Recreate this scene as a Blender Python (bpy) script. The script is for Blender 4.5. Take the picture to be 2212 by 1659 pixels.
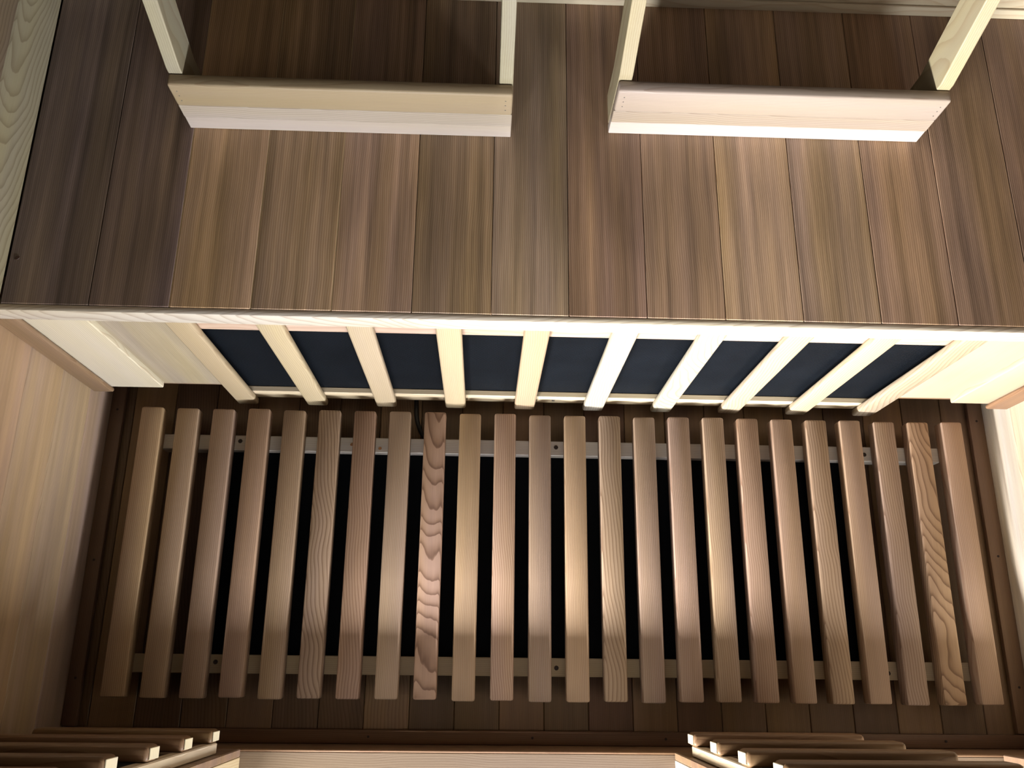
import bpy, bmesh, math, random
from mathutils import Vector, Matrix

for o in list(bpy.data.objects):
    bpy.data.objects.remove(o)
scene = bpy.context.scene
col = scene.collection
random.seed(7)

# ---------------------------------------------------------------- camera
W, H = 2212, 1659
F_PX = 1873.7
cam_d = bpy.data.cameras.new('camera')
cam = bpy.data.objects.new('camera', cam_d)
col.objects.link(cam)
cam.location = (0.8074, -0.4708, 1.6100)
cam.rotation_euler = (0.3126, -0.0353, 0.0103)
cam_d.sensor_fit = 'HORIZONTAL'
cam_d.sensor_width = 36.0
cam_d.lens = 36.0 * F_PX / W
cam_d.clip_start = 0.01
scene.camera = cam

# ---------------------------------------------------------------- world, daylight, exposure
wd = bpy.data.worlds.new('world')
scene.world = wd
wd.use_nodes = True
wd.node_tree.nodes['Background'].inputs[0].default_value = (0.80, 0.88, 1.0, 1)
wd.node_tree.nodes['Background'].inputs[1].default_value = 0.3

vs = scene.view_settings
vs.view_transform = 'Standard'
vs.look = 'None'
vs.gamma = 1.0
vs.use_curve_mapping = False
vs.exposure = 0.0


def window_light(name, loc, target, sx, sy, power, colour):
    l = bpy.data.lights.new(name, 'AREA')
    l.shape = 'RECTANGLE'
    l.size, l.size_y = sx, sy
    l.energy = power
    l.color = colour
    o = bpy.data.objects.new(name, l)
    col.objects.link(o)
    o.location = loc
    d = Vector(target) - Vector(loc)
    o.rotation_euler = d.to_track_quat('-Z', 'Y').to_euler()
    return o


# added area lights, sized and placed so low daylight enters the cabin
window_light('added_daylight_1', (0.80, -5.97, 1.325), (0.80, 0, 1.325), 4.6, 0.50, 640, (0.97, 0.985, 1.0))
window_light('added_daylight_2', (-5.25, -5.97, 1.325), (-5.25, 0, 1.325), 7.4, 0.50, 6700, (1.0, 0.985, 0.95))
window_light('added_daylight_3', (6.85, -5.97, 1.325), (6.85, 0, 1.325), 7.4, 0.50, 1800, (0.97, 0.985, 1.0))

# ---------------------------------------------------------------- helpers
def lin(c):
    return tuple(((v / 255) / 12.92 if v / 255 <= 0.04045 else ((v / 255 + 0.055) / 1.055) ** 2.4) for v in c)


def tag(o, label=None, cat=None, group=None, kind=None):
    if label: o['label'] = label
    if cat: o['category'] = cat
    if group: o['group'] = group
    if kind: o['kind'] = kind
    return o


def empty(name, loc):
    o = bpy.data.objects.new(name, None)
    col.objects.link(o)
    o.location = loc
    o.empty_display_size = 0.05
    return o


def link(name, me, mat, parent=None, loc=(0, 0, 0), tone=None, flat=0.0, rot=(0, 0, 0)):
    """loc is a world position; parents are never rotated"""
    o = bpy.data.objects.new(name, me)
    col.objects.link(o)
    if mat and not me.materials:
        me.materials.append(mat)
    w = Vector(loc)
    if parent:
        o.parent = parent
        q = parent
        while q:
            w = w - Vector(q.location)
            q = q.parent
    o.location = w
    o.rotation_euler = rot
    if tone:
        gy = 0.3 * tone[0] + 0.5 * tone[1] + 0.2 * tone[2]
        r, g, b = lin([(v + (gy - v) * 0.20) * 0.80 for v in tone])
        o.color = (r, g, b, flat)
    return o


_boxes = {}


def box_mesh(dx, dy, dz, bev=0.001, seg=1):
    key = (round(dx, 5), round(dy, 5), round(dz, 5), bev, seg)
    bm = bmesh.new()
    bmesh.ops.create_cube(bm, size=1.0)
    bmesh.ops.scale(bm, vec=(dx, dy, dz), verts=bm.verts)
    if bev:
        bmesh.ops.bevel(bm, geom=list(bm.edges), offset=bev, segments=seg, profile=0.5, affect='EDGES')
    me = bpy.data.meshes.new('piece')
    bm.to_mesh(me)
    bm.free()
    if seg > 1:
        for pl in me.polygons: pl.use_smooth = True
        try:
            me.set_sharp_from_angle(angle=math.radians(40))
        except Exception:
            pass
    return me


def box(name, x0, x1, y0, y1, z0, z1, mat, parent=None, tone=None, flat=0.0, bev=0.001, seg=1):
    k = (round(x1 - x0, 5), round(y1 - y0, 5), round(z1 - z0, 5), bev, seg, mat.name)
    me = _boxes.get(k)
    if me is None:
        me = _boxes[k] = box_mesh(x1 - x0, y1 - y0, z1 - z0, bev, seg)
    return link(name, me, mat, parent, ((x0 + x1) / 2, (y0 + y1) / 2, (z0 + z1) / 2), tone, flat)


def prism_yz(name, pts, x0, x1, mat, parent=None, tone=None, flat=0.0, bev=0.002):
    """side outline given in (y, z), pulled from x0 to x1"""
    cy = sum(p[0] for p in pts) / len(pts)
    cz = sum(p[1] for p in pts) / len(pts)
    cx = (x0 + x1) / 2
    bm = bmesh.new()
    a = [bm.verts.new((x0 - cx, y - cy, z - cz)) for y, z in pts]
    b = [bm.verts.new((x1 - cx, y - cy, z - cz)) for y, z in pts]
    bm.faces.new(a)
    bm.faces.new(list(reversed(b)))
    n = len(pts)
    for i in range(n):
        bm.faces.new((a[i], b[i], b[(i + 1) % n], a[(i + 1) % n]))
    bmesh.ops.recalc_face_normals(bm, faces=bm.faces)
    if bev:
        bmesh.ops.bevel(bm, geom=list(bm.edges), offset=bev, segments=2, profile=0.5, affect='EDGES')
    me = bpy.data.meshes.new('piece')
    bm.to_mesh(me)
    bm.free()
    return link(name, me, mat, parent, (cx, cy, cz), tone, flat)


# ---------------------------------------------------------------- materials
def wood(name, axis, streak, ring, rough=0.5, fibre=0.10, spec=0.35):
    """solid wood: growth rings around a pith, streaks and fibres along the given axis.
    the object's colour gives the tone, its alpha how flat sawn the piece is"""
    m = bpy.data.materials.new(name)
    m.use_nodes = True
    nt = m.node_tree
    N, L = nt.nodes, nt.links
    bsdf = N['Principled BSDF']

    def nd(t, **kw):
        n = N.new(t)
        for k, v in kw.items(): setattr(n, k, v)
        return n

    def math_(op, a, b=None, c=None, clamp=False):
        n = nd('ShaderNodeMath', operation=op, use_clamp=clamp)
        for i, v in enumerate((a, b, c)):
            if v is None: continue
            if isinstance(v, (int, float)): n.inputs[i].default_value = v
            else: L.new(v, n.inputs[i])
        return n.outputs[0]

    tc = nd('ShaderNodeTexCoord')
    oi = nd('ShaderNodeObjectInfo')
    sp = nd('ShaderNodeSeparateXYZ')
    L.new(tc.outputs['Object'], sp.inputs[0])
    X, Y, Z = sp.outputs
    a, l, c = {'x': (Y, X, Z), 'y': (X, Y, Z), 'z': (X, Z, Y), 'v': (Z, X, Y), 'w': (Z, Y, X)}[axis]
    rnd = oi.outputs['Random']
    g = oi.outputs['Alpha']
    off = math_('MULTIPLY', rnd, 37.0)
    lo = math_('ADD', l, off)
    rs = math_('SUBTRACT', math_('FRACT', math_('MULTIPLY', rnd, 53.7)), 0.5)   # a second random in -0.5..0.5

    def vec(x, y, z):
        n = nd('ShaderNodeCombineXYZ')
        for i, v in enumerate((x, y, z)):
            if isinstance(v, (int, float)): n.inputs[i].default_value = v
            else: L.new(v, n.inputs[i])
        return n.outputs[0]

    def noise(v, scale, detail=2.0, rough_=0.5):
        n = nd('ShaderNodeTexNoise')
        n.inputs['Scale'].default_value = scale
        n.inputs['Detail'].default_value = detail
        n.inputs['Roughness'].default_value = rough_
        L.new(v, n.inputs['Vector'])
        return n.outputs['Fac']

    # wandering of the pith along the length
    wob = math_('SUBTRACT', noise(vec(off, math_('MULTIPLY', lo, 1.0), 0.0), 7.0, 1.0), 0.5)
    wob2 = math_('SUBTRACT', noise(vec(math_('MULTIPLY', a, 1.0), math_('MULTIPLY', lo, 0.30), math_('MULTIPLY', c, 1.0)), 38.0, 2.0), 0.5)
    inv = math_('SUBTRACT', 1.0, g)
    a0 = math_('ADD', math_('MULTIPLY', inv, 0.30), math_('MULTIPLY', rs, 0.03))
    # depth of the pith under the face, tilted along the board so that arches appear
    c0 = math_('ADD', -0.060, math_('MULTIPLY', l, math_('MULTIPLY', g, 0.19)))
    c0 = math_('ADD', c0, math_('MULTIPLY', wob, math_('MULTIPLY', g, 0.035)))
    da = math_('SUBTRACT', math_('ADD', a, math_('MULTIPLY', wob, 0.012)), a0)
    dc = math_('SUBTRACT', c, c0)
    r = math_('SQRT', math_('ADD', math_('MULTIPLY', da, da), math_('MULTIPLY', dc, dc)))
    r = math_('ADD', r, math_('MULTIPLY', wob2, math_('ADD', 0.0012, math_('MULTIPLY', g, 0.0050))))
    freq = math_('ADD', 340.0, math_('MULTIPLY', g, -190.0))
    ph = math_('FRACT', math_('MULTIPLY', r, freq))
    late = math_('POWER', ph, 3.5)
    soft = math_('SUBTRACT', 1.0, math_('POWER', ph, 30.0))
    late = math_('MULTIPLY', late, soft)

    streaks = noise(vec(math_('ADD', a, off), math_('MULTIPLY', lo, 0.022), c), 62.0, 4.0, 0.68)
    patches = noise(vec(math_('ADD', a, math_('MULTIPLY', off, 3.1)), math_('MULTIPLY', lo, 0.22), c), 13.0, 2.0)
    fib = noise(vec(math_('MULTIPLY', a, 1.0), math_('MULTIPLY', lo, 0.03), math_('MULTIPLY', c, 1.0)), 620.0, 1.0)

    s1 = math_('MULTIPLY_ADD', math_('SUBTRACT', streaks, 0.5), streak * 2.6, 1.0)
    s2 = math_('MULTIPLY_ADD', math_('SUBTRACT', patches, 0.5), streak * 1.5, 1.0)
    s3 = math_('MULTIPLY_ADD', math_('SUBTRACT', fib, 0.5), fibre * 2, 1.0)
    s4 = math_('SUBTRACT', 1.0, math_('MULTIPLY', late, math_('MULTIPLY', ring, math_('ADD', 0.55, math_('MULTIPLY', g, 0.75)))))
    val = math_('MULTIPLY', math_('MULTIPLY', s1, s2), math_('MULTIPLY', s3, s4))
    val = math_('MAXIMUM', val, 0.12)

    # hue: some streaks yellower, some greyer; late wood redder
    hue = nd('ShaderNodeMix', data_type='RGBA', blend_type='MIX')
    hue.inputs['A'].default_value = (1.07, 1.02, 0.84, 1)
    hue.inputs['B'].default_value = (0.99, 0.97, 1.10, 1)
    k = math_('MULTIPLY_ADD', math_('SUBTRACT', noise(vec(math_('ADD', a, math_('MULTIPLY', off, 1.7)), math_('MULTIPLY', lo, 0.07), c), 24.0, 2.0), 0.5), 2.2, 0.5, clamp=True)
    L.new(k, hue.inputs['Factor'])
    m1 = nd('ShaderNodeMix', data_type='RGBA', blend_type='MULTIPLY')
    m1.inputs['Factor'].default_value = min(1.0, 0.35 + streak * 2)
    L.new(oi.outputs['Color'], m1.inputs['A'])
    L.new(hue.outputs['Result'], m1.inputs['B'])
    red = nd('ShaderNodeMix', data_type='RGBA', blend_type='MULTIPLY')
    red.inputs['B'].default_value = (1.0, 0.80, 0.66, 1)
    L.new(math_('MULTIPLY', late, ring * 1.4, clamp=True), red.inputs['Factor'])
    L.new(m1.outputs['Result'], red.inputs['A'])
    vm = nd('ShaderNodeVectorMath', operation='SCALE')
    L.new(red.outputs['Result'], vm.inputs[0])
    L.new(val, vm.inputs['Scale'])
    L.new(vm.outputs[0], bsdf.inputs['Base Color'])
    L.new(math_('MULTIPLY_ADD', late, 0.12, rough), bsdf.inputs['Roughness'])
    bsdf.inputs['Specular IOR Level'].default_value = spec
    bp = nd('ShaderNodeBump')
    bp.inputs['Strength'].default_value = 0.12
    bp.inputs['Distance'].default_value = 0.0006
    L.new(math_('ADD', late, fib), bp.inputs['Height'])
    L.new(bp.outputs[0], bsdf.inputs['Normal'])
    return m


CED = {a: wood('cedar_' + a, a, 0.30, 0.40, 0.48) for a in 'xyzvw'}       # walls, floor
SLT = {a: wood('cedar_slat_' + a, a, 0.14, 0.62, 0.46) for a in 'xyzv'}   # planed slats
PIN = {a: wood('pale_wood_' + a, a, 0.07, 0.34, 0.48, 0.06) for a in 'xyzvw'}
SEAT = wood('cedar_seat', 'y', 0.85, 0.72, 0.42)


def plain(name, rgb, rough=0.5, metal=0.0, spec=0.5):
    m = bpy.data.materials.new(name)
    m.use_nodes = True
    b = m.node_tree.nodes['Principled BSDF']
    b.inputs['Base Color'].default_value = (*lin(rgb), 1)
    b.inputs['Roughness'].default_value = rough
    b.inputs['Metallic'].default_value = metal
    b.inputs['Specular IOR Level'].default_value = spec
    n = m.node_tree.nodes.new('ShaderNodeTexNoise')
    n.inputs['Scale'].default_value = 60
    bp = m.node_tree.nodes.new('ShaderNodeBump')
    bp.inputs['Strength'].default_value = 0.05
    bp.inputs['Distance'].default_value = 0.001
    m.node_tree.links.new(n.outputs['Fac'], bp.inputs['Height'])
    m.node_tree.links.new(bp.outputs[0], b.inputs['Normal'])
    return m


def mesh_fabric(name, dark, light, freq, axis_pair=('X', 'Z')):
    """black heater cover: fine diamond weave"""
    m = bpy.data.materials.new(name)
    m.use_nodes = True
    nt = m.node_tree
    N, L = nt.nodes, nt.links
    b = N['Principled BSDF']
    tc = N.new('ShaderNodeTexCoord')
    sp = N.new('ShaderNodeSeparateXYZ')
    L.new(tc.outputs['Object'], sp.inputs[0])

    def mt(op, a, c=None):
        n = N.new('ShaderNodeMath')
        n.operation = op
        for i, v in enumerate((a, c)):
            if v is None: continue
            if isinstance(v, (int, float)): n.inputs[i].default_value = v
            else: L.new(v, n.inputs[i])
        return n.outputs[0]
    u = mt('MULTIPLY', sp.outputs[axis_pair[0]], freq)
    v = mt('MULTIPLY', sp.outputs[axis_pair[1]], freq * 1.35)
    w1 = mt('ABSOLUTE', mt('SINE', mt('ADD', u, v)))
    w2 = mt('ABSOLUTE', mt('SINE', mt('SUBTRACT', u, v)))
    k = mt('POWER', mt('SUBTRACT', 1.0, mt('MINIMUM', w1, w2)), 9.0)
    no = N.new('ShaderNodeTexNoise')
    no.inputs['Scale'].default_value = 14
    L.new(tc.outputs['Object'], no.inputs['Vector'])
    k2 = mt('MULTIPLY', k, mt('ADD', no.outputs['Fac'], 0.35))
    mx = N.new('ShaderNodeMix')
    mx.data_type = 'RGBA'
    mx.inputs['A'].default_value = (*lin(dark), 1)
    mx.inputs['B'].default_value = (*lin(light), 1)
    L.new(k2, mx.inputs['Factor'])
    L.new(mx.outputs['Result'], b.inputs['Base Color'])
    b.inputs['Roughness'].default_value = 0.6
    b.inputs['Specular IOR Level'].default_value = 0.06
    bp = N.new('ShaderNodeBump')
    bp.inputs['Strength'].default_value = 0.4
    bp.inputs['Distance'].default_value = 0.001
    L.new(k, bp.inputs['Height'])
    L.new(bp.outputs[0], b.inputs['Normal'])
    return m


HEAT = mesh_fabric('heater_cover', (3, 4, 6), (50, 58, 70), 520.0)
HEATF = mesh_fabric('floor_heater_cover', (12, 14, 18), (24, 28, 34), 900.0, ('X', 'Y'))
HOLE = plain('screw_hole', (38, 24, 18), 0.7)
STEEL = plain('screw_steel', (150, 150, 150), 0.35, 0.9)
RUBBER = plain('cable_rubber', (16, 16, 16), 0.5)
PLASTER = plain('room_paint', (120, 118, 114), 0.9)
CONC = plain('room_floor', (96, 92, 88), 0.8)
KNOTP = plain('pale_knot', (150, 104, 66), 0.6)
KNOT = plain('knot', (52, 30, 20), 0.6)


def jit(c, d=8):
    k = random.uniform(-d, d)
    return tuple(max(0, min(255, v + k + random.uniform(-d * .35, d * .35))) for v in c)


# ---------------------------------------------------------------- key dimensions (metres)
ZB = 0.4735            # seat top
XL, XR = 0.100, 1.780  # side walls
XLU = 0.130            # side wall face above the bench, left
YF, YK = -0.602, 0.560 # front and back wall
ZC = 1.95              # ceiling
SILL = 0.108
DOOR = (0.431, 1.124)
WIN = (1.400, 1.662)

# ---------------------------------------------------------------- floor
floor = box('floor', XL - 0.05, XR + 0.05, YF - 0.02, YK + 0.02, -0.06, -0.014, plain('subfloor', (60, 45, 34), 0.8), None, bev=0)
tag(floor, kind='structure')
fx = [XL - 0.0] + [0.1405] + [0.2177 + 0.0781 * i for i in range(20)] + [XR]
FT = [(126, 95, 68), (164, 130, 94), (122, 94, 68), (140, 108, 78), (150, 116, 84), (132, 102, 74)]
for i in range(len(fx) - 1):
    box('plank', fx[i] + 0.0004, fx[i + 1] - 0.0004, YF, 0.50, -0.014, 0.0, CED['y'], floor, jit(FT[i % 6], 10), random.choice((0, .1, .6)), 0.0012)

# shoe strips lying on the floor along the walls
def trim(name, x0, x1, y0, y1, z0, z1, axis, tone, flat=0.0, mats=CED, bev=0.003, seg=2):
    o = box(name, x0, x1, y0, y1, z0, z1, mats[axis], None, tone, flat, bev, seg)
    return tag(o, kind='structure')


def nails(parent, pts, r=0.0022):
    for x, y, z in pts:
        bm = bmesh.new()
        bmesh.ops.create_cone(bm, cap_ends=True, segments=8, radius1=r, radius2=r, depth=0.001)
        me = bpy.data.meshes.new('nail_head')
        bm.to_mesh(me); bm.free()
        link('nail_head', me, HOLE, parent, (x, y, z))


b1 = trim('baseboard_left', XL, XL + 0.026, -0.578, 0.10, 0.0, 0.012, 'y', (118, 88, 66))
nails(b1, [(XL + 0.014, -0.02, .0122), (XL + 0.014, -0.30, .0122), (XL + 0.014, -0.50, .0122)])
b2 = trim('baseboard_right', XR - 0.030, XR, -0.578, 0.10, 0.0, 0.012, 'y', (150, 116, 90))
nails(b2, [(XR - 0.015, -0.01, .0122), (XR - 0.015, -0.27, .0122), (XR - 0.015, -0.50, .0122)])
b3 = trim('baseboard_front', XL, XR, YF, -0.5785, 0.0, 0.012, 'x', (128, 90, 62))
nails(b3, [(x, -0.590, .0122) for x in (0.35, 0.62, 0.90, 1.13, 1.35, 1.62)])

# ---------------------------------------------------------------- walls
def board_wall(name, axis, x0, x1, y0, y1, seams, tones, faces):
    """backing panel with a row of horizontal boards; faces = (depth axis, back, front)"""
    z0, z1 = seams[0], seams[-1]
    ax, bk, fr = faces
    mid = (bk + fr) / 2
    if ax == 'x':
        w = box(name, min(bk, mid), max(bk, mid), y0, y1, z0, z1, CED[axis], None, (120, 95, 70), 0, 0)
    else:
        w = box(name, x0, x1, min(bk, mid), max(bk, mid), z0, z1, CED[axis], None, (120, 95, 70), 0, 0)
    tag(w, kind='structure')
    for i in range(len(seams) - 1):
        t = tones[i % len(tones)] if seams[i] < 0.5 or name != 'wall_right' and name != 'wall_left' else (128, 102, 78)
        a, b = seams[i] + 0.0006, seams[i + 1] - 0.0006
        if ax == 'x':
            box('plank', min(mid, fr), max(mid, fr), y0, y1, a, b, CED[axis], w, jit(t, 5), random.choice((0, .05, .3)), 0.0022)
        else:
            box('plank', x0, x1, min(mid, fr), max(mid, fr), a, b, CED[axis], w, jit(t, 5), random.choice((0, .05, .3)), 0.0022)
    return w


WT = [(176, 152, 132), (196, 168, 130), (190, 160, 122), (188, 152, 116), (192, 164, 128)]
low = [0.0, 0.098, 0.205, 0.315, 0.4235]
hi = [ZB] + [0.5735 + 0.1085 * i for i in range(12)] + [ZC]
wl = board_wall('wall_left', 'w', 0, 0, YF - 0.08, YK + 0.03, low + [0.532 + 0.1085 * i for i in range(13)] + [ZC], WT, ('x', XL - 0.03, XL))
wl2 = board_wall('wall_left_upper', 'w', 0, 0, 0.0, YK, hi, [(158, 150, 118), (132, 112, 84), (150, 130, 100)], ('x', XL + 0.001, XLU))
for o in wl2.children:
    o.color[3] = 0.9
    o.data.materials[0] = PIN['w']
wr = board_wall('wall_right', 'w', 0, 0, YF - 0.08, YK, low + [0.532 + 0.1085 * i for i in range(13)] + [ZC], [(255, 243, 222), (255, 238, 205), (255, 245, 225)], ('x', XR + 0.03, XR))  # lower boards near white: the glare of the light is put into their tone
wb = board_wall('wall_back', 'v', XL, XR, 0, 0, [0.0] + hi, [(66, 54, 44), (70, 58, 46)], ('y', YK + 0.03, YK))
ceil = box('ceiling', XL - 0.03, XR + 0.03, YF - 0.1, YK + 0.03, ZC, ZC + 0.03, CED['x'], None, (110, 90, 70), 0, 0)
tag(ceil, kind='structure')
ct = [XL + (XR - XL) * i / 15 for i in range(16)]
for i in range(15):
    box('plank', ct[i] + .0004, ct[i + 1] - .0004, YF, YK, ZC - 0.012, ZC, CED['y'], ceil, jit((84, 70, 56)), 0, 0.0015)

# baseboard along the back of the seat
bb = trim('baseboard_back', XLU, XR, YK - 0.014, YK, ZB, ZB + 0.052, 'x', (205, 190, 160), 0.0, PIN, 0.002, 2)
box('moulding', XLU, XR, YK - 0.019, YK - 0.014, ZB, ZB + 0.020, PIN['x'], bb, (212, 198, 168), 0, 0.002, 2)

# front wall: sill, solid panels beside the door, door and window opening
wf = box('wall_front', XL - 0.03, XR + 0.03, YF - 0.100, YF - 0.004, -0.05, SILL, PIN['x'], None, (152, 128, 104), 0.1, 0.001)
tag(wf, kind='structure')
box('sill_face', XL, XR, YF - 0.004, YF, 0.0, SILL + 0.0005, CED['v'], wf, (150, 112, 80), 0.0, 0.0015, 2)
def front_panel(x0, x1, tone):
    box('post', x0, x1, YF - 0.100, YF - 0.012, SILL, ZC, PIN['z'], wf, tone, 0.2, 0.001)
    for i, (a, b) in enumerate(zip([SILL] + hi[1:-1], hi[1:])):
        if i == 0:
            for u, v in ((SILL, 0.22), (0.22, 0.33), (0.33, 0.44), (0.44, 0.5735)):
                box('plank', x0, x1, YF - 0.012, YF, u + .0004, v - .0004, CED['v'], wf, jit((150, 118, 88)), 0, 0.0015)
        else:
            box('plank', x0, x1, YF - 0.012, YF, a + .0004, b - .0004, CED['v'], wf, jit((150, 118, 88)), 0, 0.0015)
front_panel(XL, DOOR[0], (222, 196, 150))
front_panel(DOOR[1], WIN[0], (236, 224, 200))
front_panel(WIN[1], XR, (226, 206, 165))
box('lintel', XL, XR, YF - 0.100, YF, 1.88, ZC, CED['x'], wf, (165, 128, 94), 0, 0.001)

# ---------------------------------------------------------------- added room outside, out of view, with slits shaped to keep light low
rf = box('floor_room', -9.3, 10.9, -6.1, YF - 0.1, -0.14, -0.10, CONC, None, bev=0); tag(rf, kind='structure')
rc = box('ceiling_room', -9.3, 10.9, -6.1, 0.8, 2.5, 2.55, CONC, None, bev=0); tag(rc, kind='structure')
wo = empty('wall_far', (0, 0, 0)); tag(wo, kind='structure')
box('panel', -9.2, 10.8, -6.1, -6.0, -0.1, 1.075, PLASTER, wo, bev=0)
box('panel', -9.2, 10.8, -6.1, -6.0, 1.575, 2.5, PLASTER, wo, bev=0)
for n, (w0, w1) in enumerate(((-1.5, 3.1), (-8.95, -1.55), (3.15, 10.55)), 1):
    f = empty('window_%d' % n, (0, 0, 0)); tag(f, kind='structure')  # added frames around the area lights, out of view
    for u0, u1, z0, z1 in ((w0 - .05, w0, 1.035, 1.615), (w1, w1 + .05, 1.035, 1.615), (w0, w1, 1.035, 1.075), (w0, w1, 1.575, 1.615)):
        box('frame', u0, u1, -6.0, -5.98, z0, z1, PLASTER, f, bev=0)
for n, x0, x1, y0, y1 in (('wall_outer_left', -9.3, -9.2, -6.1, 0.8), ('wall_outer_right', 10.8, 10.9, -6.1, 0.8), ('wall_outer_back', -9.2, 10.8, 0.7, 0.8)):
    tag(box(n, x0, x1, y0, y1, -0.1, 2.5, PLASTER, None, bev=0), kind='structure')

# ---------------------------------------------------------------- bench
bench = empty('bench', (0.94, 0.28, 0.0))
tag(bench, 'wide cedar plank bench with a pale front edge above the black heater', 'bench')
sx = [XLU + 0.0005, 0.2510, 0.3625, 0.4752, 0.5877, 0.7005, 0.8130, 0.9237, 1.0354, 1.1481, 1.2604, 1.3733, 1.4855, 1.5990, 1.7110, XR - 0.0005]
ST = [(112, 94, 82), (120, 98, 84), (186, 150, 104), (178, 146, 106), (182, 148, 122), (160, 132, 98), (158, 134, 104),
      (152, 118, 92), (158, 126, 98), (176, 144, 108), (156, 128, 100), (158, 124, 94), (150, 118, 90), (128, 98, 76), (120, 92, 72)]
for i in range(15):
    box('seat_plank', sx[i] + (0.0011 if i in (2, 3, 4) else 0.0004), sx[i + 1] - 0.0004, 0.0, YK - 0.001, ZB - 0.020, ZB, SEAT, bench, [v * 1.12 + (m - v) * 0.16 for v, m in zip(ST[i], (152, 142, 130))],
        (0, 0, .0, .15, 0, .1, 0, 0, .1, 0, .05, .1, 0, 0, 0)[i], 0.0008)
for i in (2, 3, 4):  # pale strips paint the light caught along these seam edges
    box('lit_edge', sx[i] - 0.0003, sx[i] + 0.0010, 0.0005, YK - 0.02, ZB - 0.015, ZB - 0.0007, PIN['y'], bench, (236, 205, 150), 0, 0)
ns = box('nosing', XL + 0.001, XR - 0.001, -0.010, -0.0004, ZB - 0.0355, ZB - 0.0005, PIN['v'], bench, (238, 226, 204), 0.85, 0.0015, 2)
ns['label'] = 'pale front edge strip'
box('seat_frame', XL + 0.001, XR - 0.001, 0.018, 0.05, ZB - 0.085, ZB - 0.0205, CED['x'], bench, (190, 150, 120), 0, 0.002)
box('seat_frame', XL + 0.001, XR - 0.001, 0.46, 0.50, ZB - 0.085, ZB - 0.0205, CED['x'], bench, (150, 118, 90), 0, 0.002)
for x0 in (XL + 0.001, 1.740):
    box('bench_leg', x0, x0 + 0.038, 0.45, 0.50, 0.0, ZB - 0.086, CED['z'], bench, (150, 118, 90), 0, 0.002)
# boards of the bench front beside the heater
FP = [(XL + 0.002, 0.2262, -0.001, 0.095, (240, 228, 196), 0.3), (0.2268, 0.343, 0.007, 0.097, (188, 174, 146), 0.1),
      (1.552, 1.6690, 0.007, 0.100, (232, 205, 168), 0.2), (1.6696, XR - 0.002, -0.001, 0.098, (238, 214, 178), 0.1)]
for x0, x1, y0, z0, t, fl in FP:
    box('front_board', x0, x1, y0, 0.0178, z0, ZB - 0.021, PIN['z'] if t[0] > 225 else CED['z'], bench, t, fl, 0.0015)
for x0, x1 in ((XL + 0.001, 0.343), (1.552, XR - 0.001)):
    box('bottom_rail', x0, x1, 0.019, 0.036, 0.055, 0.135, CED['x'], bench, (150, 112, 80), 0, 0.002)
t1 = trim('trim_1', XL, XL + 0.037, -0.0095, -0.0012, 0.088, ZB - 0.036, 'z', (158, 126, 92), 0.2, CED, 0.004, 3)
t2 = trim('trim_2', XR - 0.042, XR, -0.0095, -0.0012, 0.090, ZB - 0.036, 'z', (190, 142, 102), 0.1, CED, 0.004, 3)
# knot in the seat beside the left wall
def disc(name, loc, r, mat, parent, rot=(0, 0, 0), depth=0.0012, seg=14, sy=1.0):
    bm = bmesh.new()
    bmesh.ops.create_cone(bm, cap_ends=True, segments=seg, radius1=r, radius2=r * 0.85, depth=depth)
    bmesh.ops.scale(bm, vec=(1, sy, 1), verts=bm.verts)
    me = bpy.data.meshes.new(name)
    bm.to_mesh(me); bm.free()
    return link(name, me, mat, parent, loc, None, 0, rot)
disc('knot', (0.1415, 0.0694, ZB + 0.0001), 0.0042, KNOT, bench, (0, 0, .5), 0.0012, 12, 0.75)

# ---------------------------------------------------------------- heater in the bench front
hp = box('heating_panel', 0.352, 1.545, 0.0165, 0.0176, 0.066, ZB - 0.088, HEAT, None, bev=0)
hp.location.y = 0.0165
tag(hp, 'black woven heating panel behind the pale slats under the bench', 'heater panel')
hg = empty('heater_guard', (0.946, 0.0, 0.0))
tag(hg, 'pale vertical slats on two rails guarding the bench front heater', 'heater guard')
box('rail', 0.346, 1.549, 0.0045, 0.0155, 0.378, 0.412, PIN['x'], hg, (226, 190, 160), 0, 0.0015)
lr = box('rail', 0.346, 1.549, 0.0045, 0.0160, 0.030, 0.066, PIN['x'], hg, (236, 214, 172), 0.2, 0.0015)
for x in (0.9355, 1.395):
    disc('screw', (x, 0.0040, 0.047), 0.0034, STEEL, lr, (math.pi / 2, 0, 0), 0.0015)
GT = [(226, 200, 156), (236, 212, 164), (236, 210, 166), (238, 212, 168), (226, 194, 152), (240, 230, 205), (238, 226, 198), (236, 212, 176), (236, 212, 172), (238, 212, 172)]
GF = [0.1, 0.25, 0.1, 0, 0.3, 0.55, 0.95, 0.7, 0.5, 0.8]
for i in range(10):
    cx = 0.3614 + 0.1301 * i
    box('slat', cx - 0.0192, cx + 0.0192, -0.0085, 0.0042, 0.024, ZB - 0.036, PIN['z'], hg, [v * (0.90 if i < 5 else 0.83) for v in GT[i]], GF[i], 0.004, 3)

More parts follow.
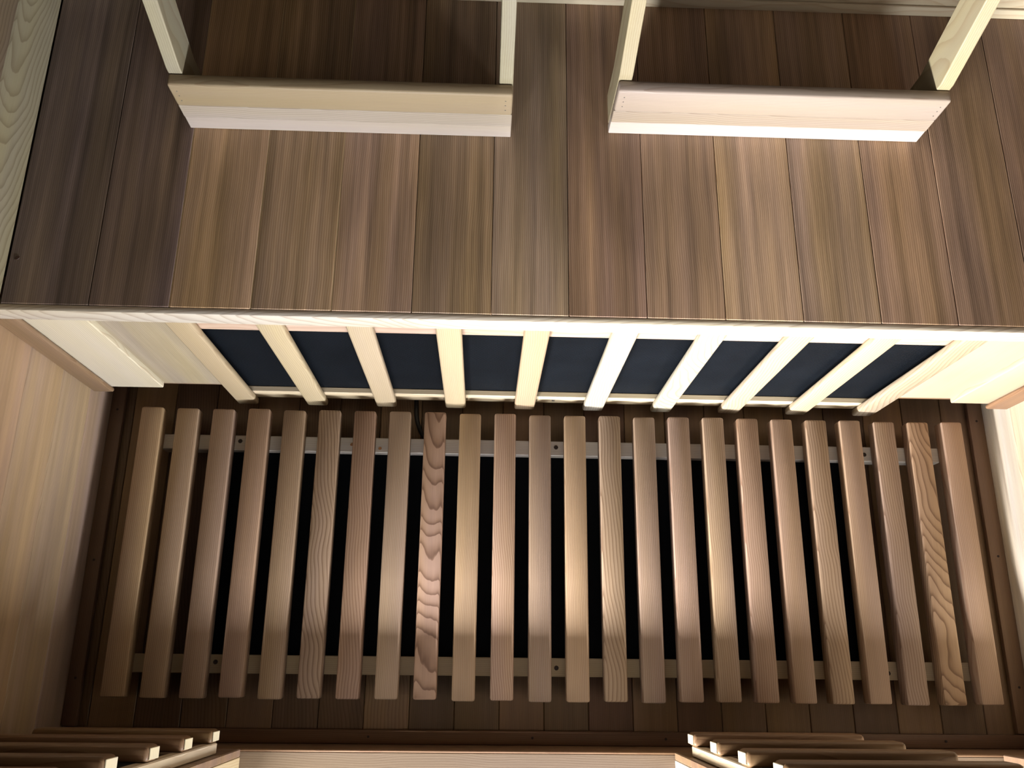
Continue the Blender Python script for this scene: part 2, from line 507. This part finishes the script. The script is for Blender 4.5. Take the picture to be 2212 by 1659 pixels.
# ---------------------------------------------------------------- floor heater with its slatted cover
fh = box('heating_panel', 0.322, 1.502, -0.462, -0.088, 0.0005, 0.012, HEATF, None, bev=0.002)
tag(fh, 'flat black heating panel lying on the floor under the slats', 'heater panel')
rk = empty('floor_rack', (0.946, -0.28, 0.0))
tag(rk, 'floor rack of twenty-four cedar slats on two pale rails', 'floor rack')
ZS, TH = 0.060, 0.030
r1 = box('rail', 0.213, 1.670, -0.0985, -0.0705, 0.0005, ZS - TH, PIN['x'], rk, (226, 216, 202), 0.1, 0.0012)
r2 = box('rail', 0.213, 1.670, -0.4900, -0.4590, 0.0005, ZS - TH, PIN['x'], rk, (206, 184, 146), 0.1, 0.0012)
for x, y, r in ((0.355, -0.0815, r1), (0.9417, -0.0825, r1), (1.5271, -0.0855, r1), (0.354, -0.4715, r2), (0.9403, -0.4755, r2), (1.5242, -0.4785, r2)):
    disc('screw_hole', (x, y, ZS - TH + 0.0002), 0.0042, HOLE, r)
LT = [(184, 148, 100), (180, 148, 112), (172, 138, 112), (184, 142, 110), (182, 148, 110), (176, 142, 112), (176, 130, 104), (190, 160, 130),
      (212, 160, 130), (206, 168, 118), (208, 164, 136), (164, 136, 118), (202, 164, 120), (180, 148, 116), (160, 130, 110), (178, 142, 122),
      (184, 150, 114), (184, 142, 114), (178, 138, 110), (186, 148, 110), (190, 150, 116), (166, 132, 112), (194, 146, 98), (206, 162, 128)]
LF = [0.1, 0.05, 0.1, 0.1, 0.2, 0.75, 0.55, 0.0, 0.95, 0.0, 0.35, 0.05, 0.0, 0.65, 0.1, 0.1, 0.3, 0.35, 0.1, 0.6, 0.0, 0.5, 0.9, 0.05]
for i in range(24):
    x0 = 0.1142 + 0.0648 * (i + 1) - 0.0015
    dy = random.uniform(-0.0012, 0.0012)
    s = box('slat', x0, x0 + 0.0395, -0.5295, -0.0271, ZS - TH + 0.0002, ZS, SLT['y'], rk, [v + (m - v) * 0.42 for v, m in zip(LT[i], (200, 172, 146))], LF[i], 0.0038, 2)
    s.location.y += dy

for x, y, z, r, pr in ((0.5615, -0.0840, ZS - TH + 0.0001, 0.0040, r1), (0.6135, -0.0905, ZS - TH + 0.0001, 0.0036, r1), (1.5560, -0.4735, ZS - TH + 0.0001, 0.0016, r2)):
    disc('knot', (x, y, z), r, KNOTP, pr, (0, 0, .3), 0.0008, 12, 0.8)

# supply cable from under the bench to the floor heater
cu = bpy.data.curves.new('cable', 'CURVE')
cu.dimensions = '3D'
cu.bevel_depth = 0.0042
cu.bevel_resolution = 4
pts = [(0.674, 0.20, 0.006), (0.6745, 0.06, 0.006), (0.6752, 0.0, 0.006), (0.6775, -0.030, 0.006), (0.688, -0.056, 0.008), (0.700, -0.070, 0.0085), (0.712, -0.094, 0.0105)]
spn = cu.splines.new('NURBS')
spn.points.add(len(pts) - 1)
for q, (x, y, z) in zip(spn.points, pts): q.co = (x, y, z, 1)
spn.use_endpoint_u = True
spn.order_u = 3
tmp = bpy.data.objects.new('tmp', cu)
col.objects.link(tmp)
dg = bpy.context.evaluated_depsgraph_get()
cme = bpy.data.meshes.new_from_object(tmp.evaluated_get(dg))
bpy.data.objects.remove(tmp)
for pl in cme.polygons: pl.use_smooth = True
cb = link('power_cable', cme, None, None, (0, 0, 0))
cme.materials.clear(); cme.materials.append(RUBBER)
tag(cb, 'short black cable running from under the bench to the floor heater', 'cable')

# ---------------------------------------------------------------- backrests standing on the seat
def backrest(x0, x1, yf, label, tones):
    b = empty('backrest', ((x0 + x1) / 2, yf + 0.03, ZB))
    tag(b, label, 'backrest', 'backrests on the bench')
    # front boards, low to high
    box('front_board', x0, x1, yf, yf + 0.014, ZB + 0.0005, 0.5024, PIN['v'], b, tones[0], 0.1, 0.0008)
    box('front_board', x0, x1, yf - 0.0010, yf + 0.014, 0.5036, 0.5305, PIN['v'], b, tones[1], 0.5, 0.0008)
    box('front_board', x0, x1, yf - 0.0030, yf + 0.016, 0.5320, 0.5800, PIN['v'], b, tones[2], 0.2, 0.0035, 3)
    sl = 0.27
    zt = 1.12
    y1 = yf + 0.0165
    prof = [(y1, ZB + 0.0005), (y1, 0.590), (y1 + sl * (zt - 0.590), zt), (y1 + sl * (zt - 0.590) + 0.055, zt), (yf + 0.068, 0.545), (yf + 0.068, ZB + 0.0005)]
    for a in (x0, x1 - 0.0195):
        prism_yz('side_rail', prof, a, a + 0.0195, PIN['z'], b, tones[3], 0.1, 0.0015)
    for k in range(6):
        z = 0.82 + 0.055 * k
        yy = y1 + sl * (z - 0.590)
        prism_yz('back_slat', [(yy - 0.013, z), (yy - 0.0005, z), (yy - 0.0005 + sl * 0.038, z + 0.038), (yy - 0.013 + sl * 0.038, z + 0.038)], x0, x1, PIN['v'], b, tones[2], 0.2, 0.002)
    for z in (0.545, 0.556, 0.566):
        for x in (x0 + 0.010, x1 - 0.010):
            disc('nail_head', (x, yf - 0.0031, z), 0.0010, STEEL, b, (math.pi / 2, 0, 0), 0.0006, 8)
    return b


backrest(0.3576, 0.8375, 0.290, 'pale wooden backrest frame on the bench with a warm yellowish top front board', [(200, 186, 172), (190, 176, 160), (182, 160, 122), (178, 170, 140)])
backrest(0.9865, 1.4640, 0.3025, 'pale wooden backrest frame on the bench, the one nearer the sunlit wall', [(198, 186, 180), (170, 152, 132), (176, 158, 142), (180, 166, 128)])

# ---------------------------------------------------------------- slatted guards on the front wall beside the door
def wall_guard(x0, x1, rail_x, zs, label, lab2, door_right):
    g = empty('wall_guard', ((x0 + x1) / 2, YF, zs[0]))
    tag(g, label, 'heater guard', 'slatted guards beside the door')
    for z in zs:
        sl_ = box('slat', x0, x1, -0.5855, -0.5660, z - 0.018, z + 0.018, SLT['v'], g, jit((146, 108, 70), 6), 0.1, 0.006, 3)  # shade put into the brown tone of pale wood
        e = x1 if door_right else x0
        box('lit_end', e - 0.0008, e + 0.0012, -0.5825, -0.5690, z - 0.0150, z + 0.0150, PIN['v'], sl_, (240, 226, 186), 0, 0.0006)  # pale cap paints the door light on the slat end
    for rx in rail_x:
        box('rail', rx, rx + 0.016, YF + 0.0005, -0.5857, zs[0] - 0.014, zs[-1] + 0.03, PIN['z'], g, (236, 214, 176), 0.1, 0.0015)
    p_ = box('heating_panel', x0 + 0.030, x1 - 0.030, YF + 0.0005, YF + 0.006, zs[0] + 0.07, zs[-1], HEAT, None, bev=0.001)
    tag(p_, lab2, 'heater panel')


wall_guard(0.158, 0.4195, (0.168, 0.4030), [0.215 + 0.128 * k for k in range(6)],
           'slatted heater guard on the front wall, close to the darker side wall', 'black heating panel behind the slats near the darker side wall', True)
wall_guard(1.130, 1.3915, (1.1345, 1.366), [0.200 + 0.136 * k for k in range(6)],
           'slatted heater guard on the front wall, toward the sunlit side wall', 'black heating panel behind the slats near the sunlit side wall', False)
